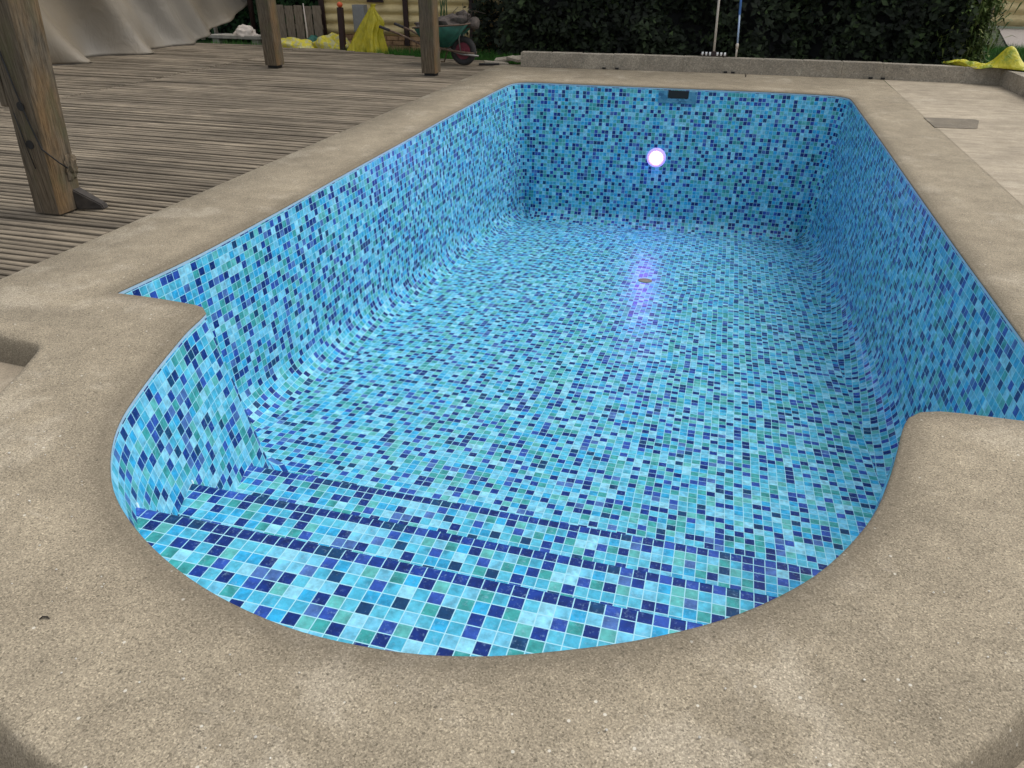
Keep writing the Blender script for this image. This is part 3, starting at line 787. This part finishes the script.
# ------------------------------------------------------------------ leaf clouds
def leaves(bm, rl, c, n, size, spread, droop=0):
    for _ in range(n):
        pass
def leaf_quad(bm, rl, p, s, nrm, r, asp=1.8):
    nrm = nrm.normalized(); a = nrm.cross(Vector((random.uniform(-1, 1), random.uniform(-1, 1), random.uniform(-1, 1))))
    if a.length < 1e-3: return
    a.normalize(); b = nrm.cross(a)
    vs = [bm.verts.new(p + a * s * asp * .5), bm.verts.new(p + b * s * .5), bm.verts.new(p - a * s * asp * .5), bm.verts.new(p - b * s * .5)]
    for v in vs: v[rl] = r
    bm.faces.new(vs)
def hedge_mass(name, x0, x1, y0, y1, h, mat, n, label, cat, size=.05, lean=0, core=True, rough=.35, group=None):
    root = empty(name, ((x0 + x1) / 2, (y0 + y1) / 2, -.14)); tag(root, label, cat, group)
    cx, cy = (x0 + x1) / 2, (y0 + y1) / 2
    bm = bmesh.new(); rl = bm.verts.layers.float.new('rnd')
    for _ in range(n):
        x = random.uniform(x0, x1); z = random.uniform(.0, h)
        lump = mnoise.noise(Vector((x * 1.5, z * 1.8, cx))) * rough + mnoise.noise(Vector((x * 4.2, z * 4.6, cy))) * rough * .45
        # front, sides and top skins
        q = random.random()
        if q < .78: y = y0 + .22 - lump + random.expovariate(9) + lean * z
        else: y = random.uniform(y0, y1)
        if q >= .92: z = h - random.uniform(0, .2) + lump * .4
        if q >= .78 and q < .92: x = (x0 if random.random() < .5 else x1) + random.uniform(-.12, .12) * (1 + lump)
        dens = mnoise.noise(Vector((x * 2.8, y * 2.8, z * 2.8)))
        if dens < -.22 and random.random() < .75: continue
        s = size * random.uniform(.5, 1.5)
        leaf_quad(bm, rl, Vector((x - cx, y - cy, z)), s, Vector((random.gauss(0, .6), -1 + random.gauss(0, .6), .6 + random.gauss(0, .6))), min(1, max(0, random.gauss(.42, .22) + dens * .4)))
    from_bm('foliage', bm, mat, root)
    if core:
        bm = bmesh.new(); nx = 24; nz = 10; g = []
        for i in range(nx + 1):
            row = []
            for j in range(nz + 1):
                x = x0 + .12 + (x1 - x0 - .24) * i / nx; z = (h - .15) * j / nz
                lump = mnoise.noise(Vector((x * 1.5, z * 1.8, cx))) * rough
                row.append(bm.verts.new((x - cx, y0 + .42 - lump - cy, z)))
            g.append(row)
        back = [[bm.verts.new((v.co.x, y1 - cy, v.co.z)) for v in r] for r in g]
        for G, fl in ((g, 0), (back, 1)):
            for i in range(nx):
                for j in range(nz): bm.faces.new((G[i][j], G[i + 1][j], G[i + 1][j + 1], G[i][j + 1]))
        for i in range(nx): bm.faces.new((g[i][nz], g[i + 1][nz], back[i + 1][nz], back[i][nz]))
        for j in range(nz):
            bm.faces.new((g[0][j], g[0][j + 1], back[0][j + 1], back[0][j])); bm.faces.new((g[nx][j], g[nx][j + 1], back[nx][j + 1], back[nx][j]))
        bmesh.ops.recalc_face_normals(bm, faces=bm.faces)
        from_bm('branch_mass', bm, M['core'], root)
    return root
hedge_mass('hedge', -3.6, 3.0, 12.45, 14.2, 4.4, M['hedge'], 42000, 'tall dark evergreen hedge behind the block wall', 'hedge', .06)  # unseen upper part raised to keep sky reflections off the liner
hedge_mass('ivy_bush', -13.5, -7.25, 14.2, 15.6, 2.6, M['ivy'], 15000, 'dark leafy bush behind the hanging tarpaulin and the pallet', 'bush', .07)
hedge_mass('leafy_bush', -4.3, -3.3, 12.9, 13.9, 1.7, M['hedge'], 3500, 'smaller dark bush between the cream shed and the hedge', 'bush', .05)
hedge_mass('tall_hedge', 2.0, 4.9, 19.5, 21.5, 3.2, M['ivy'], 6000, 'far dark hedge beyond the lawn on the right', 'hedge', .10)

# spiky pale shrub at the right end of the hedge
sh = empty('spiky_shrub', (3.18, 13.0, -.14)); tag(sh, 'pale green shrub with narrow leaves at the right end of the hedge', 'shrub')
bm = bmesh.new(); rl = bm.verts.layers.float.new('rnd')
for _ in range(4200):
    a = random.uniform(0, 2 * math.pi); el = random.uniform(.1, 1.45); L = random.uniform(.12, .3)
    base = Vector((random.gauss(0, .15), random.gauss(0, .15), random.uniform(.1, 1.35)))
    d = Vector((math.cos(a) * math.cos(el), math.sin(a) * math.cos(el), math.sin(el))); w = d.cross(Vector((0, 0, 1))).normalized() * .013
    r = min(1, max(0, random.gauss(.5, .25)))
    vs = [bm.verts.new(base - w), bm.verts.new(base + d * L * .6 + w * 1.3), bm.verts.new(base + d * L - Vector((0, 0, L * .25))), bm.verts.new(base + d * L * .6 - w * 1.3)]
    for v in vs: v[rl] = r
    bm.faces.new(vs)
from_bm('foliage', bm, M['shrub'], sh)
bm = bmesh.new()
for i in range(5): add_tube(bm, [(random.uniform(-.05, .05), random.uniform(-.05, .05), 0), (random.uniform(-.2, .2), random.uniform(-.15, .15), .7), (random.uniform(-.3, .3), random.uniform(-.2, .2), 1.2)], [.018, .012, .006], 6)
from_bm('stem', bm, M['bark'], sh, True)

# green sprouts
def sprout(x, y, z, n, h, label, mat='shrub'):
    o = bmesh.new(); rl = o.verts.layers.float.new('rnd')
    for i in range(n):
        a = random.uniform(0, 6.28); L = h * random.uniform(.6, 1.1); d = Vector((math.cos(a) * .5, math.sin(a) * .5, 1)).normalized(); w = Vector((-math.sin(a), math.cos(a), 0)) * h * .05
        vs = [o.verts.new(-w), o.verts.new(w), o.verts.new(d * L * .7 + w), o.verts.new(d * L)]
        for v in vs: v[rl] = .5
        o.faces.new(vs)
    ob = from_bm('weed', o, M[mat]); ob.location = (x, y, z); tag(ob, label, 'plant'); return ob
sprout(.19, 11.02, .001, 7, .07, 'tiny dark sprout at the foot of the block wall below the blue pole', 'debris')
rt = empty('bamboo_clump', (-4.75, 12.75, -.14)); tag(rt, 'upright green canes behind the wheelbarrow by the shed', 'plant')
bm = bmesh.new()
for i in range(6): 
    x = random.uniform(-.14, .16); add_tube(bm, [(x, random.uniform(-.06, .06), 0), (x + random.uniform(-.06, .06), 0, .7), (x + random.uniform(-.12, .12), 0, 1.35)], [.012, .011, .006], 6)
from_bm('canes', bm, mat_simple('cane_green', (.05, .09, .025), .6, .3), rt, True)

# ------------------------------------------------------------------ grass
bm = bmesh.new(); rl = bm.verts.layers.float.new('rnd')
def grass_patch(x0, x1, y0, y1, n, h, keep=None, zb=-.16):
    for _ in range(n):
        x = random.uniform(x0, x1); y = random.uniform(y0, y1)
        if keep and not keep(x, y): continue
        a = random.uniform(0, 6.28); L = h * random.uniform(.5, 1.2); w = Vector((math.cos(a), math.sin(a), 0)) * .006
        l = Vector((random.gauss(0, .35), random.gauss(0, .35), 1)).normalized() * L; p = Vector((x, y, zb)); r = random.random()
        vs = [bm.verts.new(p - w), bm.verts.new(p + w), bm.verts.new(p + l)]
        for v in vs: v[rl] = r
        bm.faces.new(vs)
grass_patch(-10, -3.0, 11.7, 13.0, 30000, .20, lambda x, y: y > 12.15 + (x + 4.4) * -.14 - (.0 if x < -4.3 else (x + 4.4) * .45))
grass_patch(-3.3, 3.6, 11.6, 12.4, 6000, .15)
grass_patch(3.2, 7.5, 11.3, 17.4, 38000, .17)
grass_patch(3.5, 6.0, 4.0, 10.8, 8000, .14)
tag(from_bm('grass', bm, M['grass']), 'short green grass around the terrace', 'grass', kind='stuff')
# garden path on the right, beyond the lawn
bm = bmesh.new(); vs = [bm.verts.new(c) for c in ((4.9, 16.6, -.13), (9, 15.4, -.13), (13, 22.6, -.13), (6.2, 22.6, -.13))]; bm.faces.new(vs)
k = NT('mauve_gravel'); k.base(k.mix(k.noise(k.coord(), 9, 5, .7), (.22, .19, .165), (.40, .35, .31))); k.rough(.95); k.bump(k.noise(k.coord(), 60, 3), .5, .02)
tag(from_bm('path', bm, k.m), 'pale mauve garden path beyond the lawn', kind='structure')

# ------------------------------------------------------------------ cream shed with rounded horizontal boards
def log_wall(parent, x0, x1, y, z0, z1, pitch, name='siding', back=.10):
    bm = bmesh.new(); n = int((z1 - z0) / pitch); prof = []
    for i in range(n):
        for j in range(7):
            a = j / 6 * math.pi; prof.append((y - .055 * math.sin(a), z0 + pitch * (i + j / 6 * .97)))
    a = [bm.verts.new((x0, p[0], p[1])) for p in prof]; b = [bm.verts.new((x1, p[0], p[1])) for p in prof]
    for i in range(len(prof) - 1): f = bm.faces.new((a[i], b[i], b[i + 1], a[i + 1])); f.smooth = True
    vb = [bm.verts.new(c) for c in ((x0, y + back, z0), (x1, y + back, z0), (x1, y + back, z1), (x0, y + back, z1))]; bm.faces.new(vb)
    return from_bm(name, bm, M['cream'], parent)
shed = empty('garden_shed', (-5.3, 13.25, -.14)); tag(shed, 'cream garden shed with rounded horizontal boards on an orange brick base', 'shed')
log_wall(shed, -1.86, 1.9, 0, .30, 2.6, .165)
bm = bmesh.new(); bz = .0
for r_ in range(4):
    off = (r_ % 2) * .11
    x = -1.86
    while x < 1.9: 
        add_box(bm, (x + off + .1, .02, .036 + r_ * .075), (.21, .10, .066), None, .004); x += .222
from_bm('brick_base', bm, M['brick'], shed)
for x, w in ((-1.82, .09), (-.235, .085), (.95, .06)):
    box_obj('corner_board', (x, -.085, 1.38 if x < 0 or 1 else 1, ), (w, .045, 2.45), M['darkpost'], shed)
win = box_obj('window', (-.80, -.055, 1.20), (.30, .05, .76), M['darkpost'], shed)
k = NT('dark_glass'); k.base((.008, .009, .012)); k.rough(.12); box_obj('pane', (-.80, -.083, 1.20), (.24, .012, .70), k.m, win)
bm = bmesh.new(); vs = [bm.verts.new(c) for c in ((-2.1, -.35, 2.55), (2.2, -.35, 2.55), (2.2, 1.2, 3.2), (-2.1, 1.2, 3.2))]; bm.faces.new(vs); bmesh.ops.solidify(bm, geom=bm.faces[:], thickness=.06)
from_bm('roof', bm, M['darkpost'], shed)
bm = bmesh.new()
add_box(bm, (-1.83, .75, 1.3), (.05, 1.4, 2.55)); add_box(bm, (1.9, .75, 1.3), (.05, 1.4, 2.55)); add_box(bm, (0, 1.46, 1.3), (3.78, .05, 2.55))
from_bm('side_wall', bm, M['cream'], shed)
mb = empty('meter_box', (-6.32, 13.02, -.14)); tag(mb, 'grey metal cabinet on a stand before the cream shed', 'cabinet')
box_obj('cabinet_body', (0, 0, .58), (.22, .14, .42), M['grey_box'], mb); box_obj('cabinet_door', (0, -.074, .58), (.19, .01, .38), M['grey_box'], mb); box_obj('stand', (0, 0, .19), (.07, .07, .38), M['darkpost'], mb)
box_obj('side_tap', (.15, -.02, .55), (.06, .05, .08), M['white_plastic'], mb)
fp = empty('fence_post', (-6.46, 12.55, -.14)); tag(fp, 'dark brown square post with an orange cap beside the yellow sheet', 'post')
box_obj('shaft', (0, 0, .385), (.085, .085, .77), M['darkpost'], fp, Matrix.Rotation(R(1.5), 3, 'Y'))
bm = bmesh.new(); bmesh.ops.create_icosphere(bm, subdivisions=2, radius=.05)
for v in bm.verts: v.co = Vector((v.co.x + .01, v.co.y, v.co.z * .9 + .81))
from_bm('cap', bm, M['orange'], fp, True)

# pallet leaning before the ivy
pal = empty('wooden_pallet', (-7.50, 13.05, -.14)); tag(pal, 'grey wooden pallet standing upright before the dark bush', 'pallet')
for i in range(5):
    box_obj('slat', (-.36 + i * .18, -.05, .38), (.155, .02, .76 - .02 * (i % 2)), M['pallet'], pal)
for z in (.10, .42, .66): box_obj('rail', (0, -.01, z), (.84, .05, .07), M['pallet'], pal)
rt = empty('thin_stake', (-7.30, 12.85, -.14)); tag(rt, 'thin pale stake standing in front of the grey pallet', 'stake')
tube_obj('stake_rod', [(0, 0, 0), (.01, 0, .4), (-.01, .02, .80)], [.012, .011, .008], M['sack'], rt)

# ------------------------------------------------------------------ cloth-like things
def cloth(name, pts_fn, nu, nv, mat, thick=.006, parent=None):
    bm = bmesh.new(); g = [[bm.verts.new(pts_fn(i / nu, j / nv)) for j in range(nv + 1)] for i in range(nu + 1)]
    for i in range(nu):
        for j in range(nv): bm.faces.new((g[i][j], g[i + 1][j], g[i + 1][j + 1], g[i][j + 1]))
    o = from_bm(name, bm, mat, parent, True); m = o.modifiers.new('t', 'SOLIDIFY'); m.thickness = thick; return o
def fn(u, v):
    # u along the deck (y), v from the bottom up
    y = 5.2 + (15.6 - 5.2) * u
    zb = 0.012 if y < 12.3 else .012 + .075 * (y - 12.3) + .085 * (y - 12.3) ** 2
    if y < 9: zb = .012
    z = zb + (3.0 - zb) * v ** 1.15
    drag = math.exp(-v * 7)                                         # foot spread over the deck
    ff = math.sin(y * 4.1 + 5.5 * v + 1.5 * mnoise.noise(Vector((y * .8, v * 2, 0)))) * (.24 if y < 11.2 else .24 * max(.12, 1 - (y - 11.2))) + math.sin(y * 9.3 + 9 * v) * .05
    belly = .45 * math.exp(-((y - 12.0) / 1.1) ** 2) * math.exp(-((v - .10) / .20) ** 2)
    x = -9.62 + ff * (.35 + .65 * (1 - v)) + drag * .22 * (1 + mnoise.noise(Vector((y * 1.7, 1, 0)))) + belly * .12 - .15 * v
    sweep = .30 * drag * math.sin(y * 2.2)
    return (x, y + sweep * .3 - .55 * (1 - v) ** 2 * max(0, (y - 9) / 5) * 0, z + .008 * mnoise.noise(Vector((y * 8, v * 9, 3))))
tarp = cloth('hanging_tarpaulin', fn, 220, 60, M['tarp']); tag(tarp, 'large beige grey tarpaulin hanging in folds along the left of the deck', 'tarpaulin')

def cone(u, v):
    a = -math.pi * .98 + math.pi * 1.96 * u; r = (.02 + (1 - v) ** 1.15 * .36) * (1 + .16 * math.sin(a * 5 + v * 3) + .10 * math.sin(a * 11 + 1))
    if v > .93: r = .03 + .02 * math.sin(a * 3)
    z = .78 * v + .02 * math.sin(a * 4) * (1 - v)
    side = .10 * math.exp(-((v - .66) / .16) ** 2) * max(0, math.cos(a)) 
    return (.02 - .22 * (1 - v) + math.cos(a) * r * 1.0 + side, math.sin(a) * r * .55, z)
o = cloth('yellow_sheet', cone, 90, 40, M['yellow2']); o.location = (-5.90, 12.62, -.09); tag(o, 'deep yellow plastic sheet draped to a peak before the cream shed', 'plastic sheet')
def bag(name, loc, s, mat, label, cat, seed, grp=None):
    bm = bmesh.new(); bmesh.ops.create_icosphere(bm, subdivisions=4, radius=1)
    for v in bm.verts:
        k_ = 1 + .32 * mnoise.noise(v.co * 1.9 + Vector((seed, 0, 0))) + .16 * mnoise.noise(v.co * 5 + Vector((0, seed, 0)))
        q = v.co * k_; v.co = Vector((q.x * s[0], q.y * s[1], max(-.25, q.z) * s[2]))
    o = from_bm(name, bm, mat, None, True); o.location = loc; tag(o, label, cat, grp); return o
bag('plastic_bag', (-6.78, 12.68, -.07), (.42, .20, .26), M['bags'], 'yellow patterned full bag lying between the two posts before the shed', 'bag', 3.0, 'bags lying on the grass by the shed')
bag('plastic_bag', (-7.45, 12.60, -.07), (.40, .2, .21), M['bags'], 'white and yellow bag lying on the grass just right of the middle timber post', 'bag', 7.0, 'bags lying on the grass by the shed')
bag('plastic_bag', (-7.10, 12.78, -.07), (.22, .18, .23), M['green_tray'], 'green crumpled bag between the two pale yellow bags', 'bag', 9.0, 'bags lying on the grass by the shed')
bn = empty('stone_bench', (-9.05, 13.4, -.14)); tag(bn, 'low stone bench slab beyond the deck beside the dark bush', 'bench')
box_obj('slab', (0, 0, .19), (1.1, .34, .06), M['stone'], bn, None, .008)
for s in (-1, 1): box_obj('leg', (s * .42, 0, .08), (.14, .26, .16), M['stone'], bn)
bag('sack', (-8.88, 13.38, .09), (.21, .14, .15), M['sack'], 'small white sack resting on the low stone bench', 'sack', 5.0)
# garden chair half hidden behind the tarpaulin
gc = empty('garden_chair', (-10.02, 13.55, -.02)); tag(gc, 'cream plastic garden chair half hidden behind the tarpaulin end', 'chair')
for sx in (-.22, .22):
    for sy in (-.2, .2): tube_obj('leg', [(sx * 1.1, sy * 1.1, 0), (sx, sy, .42)], [.036, .042], M['sack'], gc)
box_obj('seat', (0, 0, .43), (.50, .46, .035), M['sack'], gc, None, .012); box_obj('backrest', (0, .24, .68), (.46, .03, .48), M['sack'], gc, Matrix.Rotation(R(-8), 3, 'X'), .012)
dp = empty('dark_pole', (-9.15, 14.1, -.14)); tag(dp, 'thin dark pole before the leafy bush beside the tarpaulin', 'pole'); tube_obj('pole_tube', [(0, 0, 0), (0, 0, 2.4)], .05, M['darkpost'], dp)

# yellow sheet over the right block wall
def ys(u, v):
    x = 2.66 + 1.55 * u; y = 11.55 - .95 * u * .9 + .5 * (v - .5) * (.35 + .9 * u)
    top = .215
    hump = .24 * math.exp(-((u - .40) / .08) ** 2) * math.sin(math.pi * v) + .50 * math.exp(-((u - .86) / .20) ** 2) * math.sin(math.pi * v) ** .8
    crease = .05 * math.sin(u * 21 + v * 6) + .02 * mnoise.noise(Vector((u * 9, v * 9, 2)))
    over = -.06 * (1 - v) ** 3 if 0 else 0
    return (x, y, top + hump + crease * math.sin(math.pi * min(1, u * 3 + .1)) * .8 + over)
o = cloth('yellow_tarpaulin', ys, 70, 30, M['yellow']); tag(o, 'crumpled yellow green plastic sheet lying over the corner of the block walls', 'plastic sheet')
# cream fence far right
fn_ = empty('board_fence', (8.2, 23.0, -.14)); tag(fn_, 'cream horizontal board fence in the far right corner', 'fence')
log_wall(fn_, -2.3, 4.0, 0, .05, 2.2, .26, 'fence_boards', .05)
for x in (-2.2, -.2, 1.8): box_obj('fence_stake', (x, -.09, 1.1), (.08, .05, 2.2), M['darkpost'] if 0 else M['pallet'], fn_)

# ------------------------------------------------------------------ grit and litter on the concrete
bm = bmesh.new()
for _ in range(150):
    a = random.random()
    if a < .6:
        th = R(random.uniform(195, 345)); rr_ = random.uniform(1.62, 1.93); x, y = CX + rr_ * math.cos(th), CY + rr_ * math.sin(th)
    elif a < .8: x, y = random.uniform(-3.3, -2.75), random.uniform(2.3, 11)
    else: x, y = random.uniform(1.45, 3.2), random.uniform(2.4, 11)
    s = random.choice((.0012, .0015, .002, .0025)) * random.uniform(.7, 1.3)
    r = bmesh.ops.create_icosphere(bm, subdivisions=1, radius=s)
    for v in r['verts']: v.co = Vector((v.co.x * random.uniform(.8, 1.6) + x, v.co.y * random.uniform(.8, 1.5) + y, v.co.z * .7 + s * .5 + .003))
tag(from_bm('grit', bm, mat_simple('pale_grit', (.55, .52, .45), .8, .4, 90)), 'pale crumbs scattered over the concrete', 'grit', kind='stuff')
lf = bmesh.new(); 
pts = [(-.018, 0, .003), (-.008, .006, .010), (.006, .006, .009), (.018, -.002, .004)]
add_tube(lf, pts, [.0015, .004, .004, .0012], 6); o = from_bm('dead_leaf', lf, M['leaf_dry'], None, True); o.scale = (.7, .7, .5); o.location = (-1.425, .915, .0); o.rotation_euler = (0, 0, R(20)); tag(o, 'small curled dark leaf lying on the near left coping', 'leaf')

# ------------------------------------------------------------------ camera
Xr = Vector((0.96378256, 0.13750625, -0.22850649)); Yr = Vector((0.2666573, -0.48359884, 0.83368222)); Zr = Vector((0.00413105, -0.86442131, -0.50275117))
right = Vector((Xr[0], Yr[0], Zr[0])); down = Vector((Xr[1], Yr[1], Zr[1])); fwd = Vector((Xr[2], Yr[2], Zr[2]))
cam = bpy.data.cameras.new('camera'); co = bpy.data.objects.new('camera', cam); COL.objects.link(co); sc.camera = co
mtx = Matrix((( right.x, -down.x, -fwd.x, 0), (right.y, -down.y, -fwd.y, 0), (right.z, -down.z, -fwd.z, 1.4), (0, 0, 0, 1)))
co.matrix_world = mtx
cam.sensor_width = 36; cam.sensor_fit = 'HORIZONTAL'; cam.lens = 737.83 / 1024 * 36; cam.clip_start = .05; cam.clip_end = 500

# ------------------------------------------------------------------ light
w = bpy.data.worlds.new('World'); sc.world = w; w.use_nodes = True
nt = w.node_tree; bg = nt.nodes['Background']; sky = nt.nodes.new('ShaderNodeTexSky'); sky.sky_type = 'NISHITA'; sky.sun_disc = False
EL, AZ = R(60), R(62)              # azimuth measured from +Y towards +X
sky.sun_elevation = EL; sky.sun_rotation = AZ; sky.dust_density = 3.0; sky.air_density = 1.0; sky.ozone_density = 1.0
hs = nt.nodes.new('ShaderNodeHueSaturation'); hs.inputs['Saturation'].default_value = .30
nt.links.new(sky.outputs[0], hs.inputs['Color']); nt.links.new(hs.outputs[0], bg.inputs[0]); bg.inputs[1].default_value = .15
sl = bpy.data.lights.new('sun', 'SUN'); so = bpy.data.objects.new('sun', sl); COL.objects.link(so)
sl.energy = .65; sl.angle = R(50); sl.color = (1.0, .95, .86)
d = Vector((math.sin(AZ) * math.cos(EL), math.cos(AZ) * math.cos(EL), math.sin(EL)))
so.rotation_euler = d.to_track_quat('Z', 'Y').to_euler(); so.location = (3, 3, 8)
sc.view_settings.view_transform = 'Standard'; sc.view_settings.look = 'None'; sc.view_settings.exposure = .45; sc.view_settings.gamma = 1.0
sc.render.engine = 'CYCLES'; sc.cycles.use_denoising = True
try: sc.cycles.denoiser = 'OPENIMAGEDENOISE'
except Exception: pass
sc.cycles.max_bounces = 6; sc.cycles.sample_clamp_indirect = 6
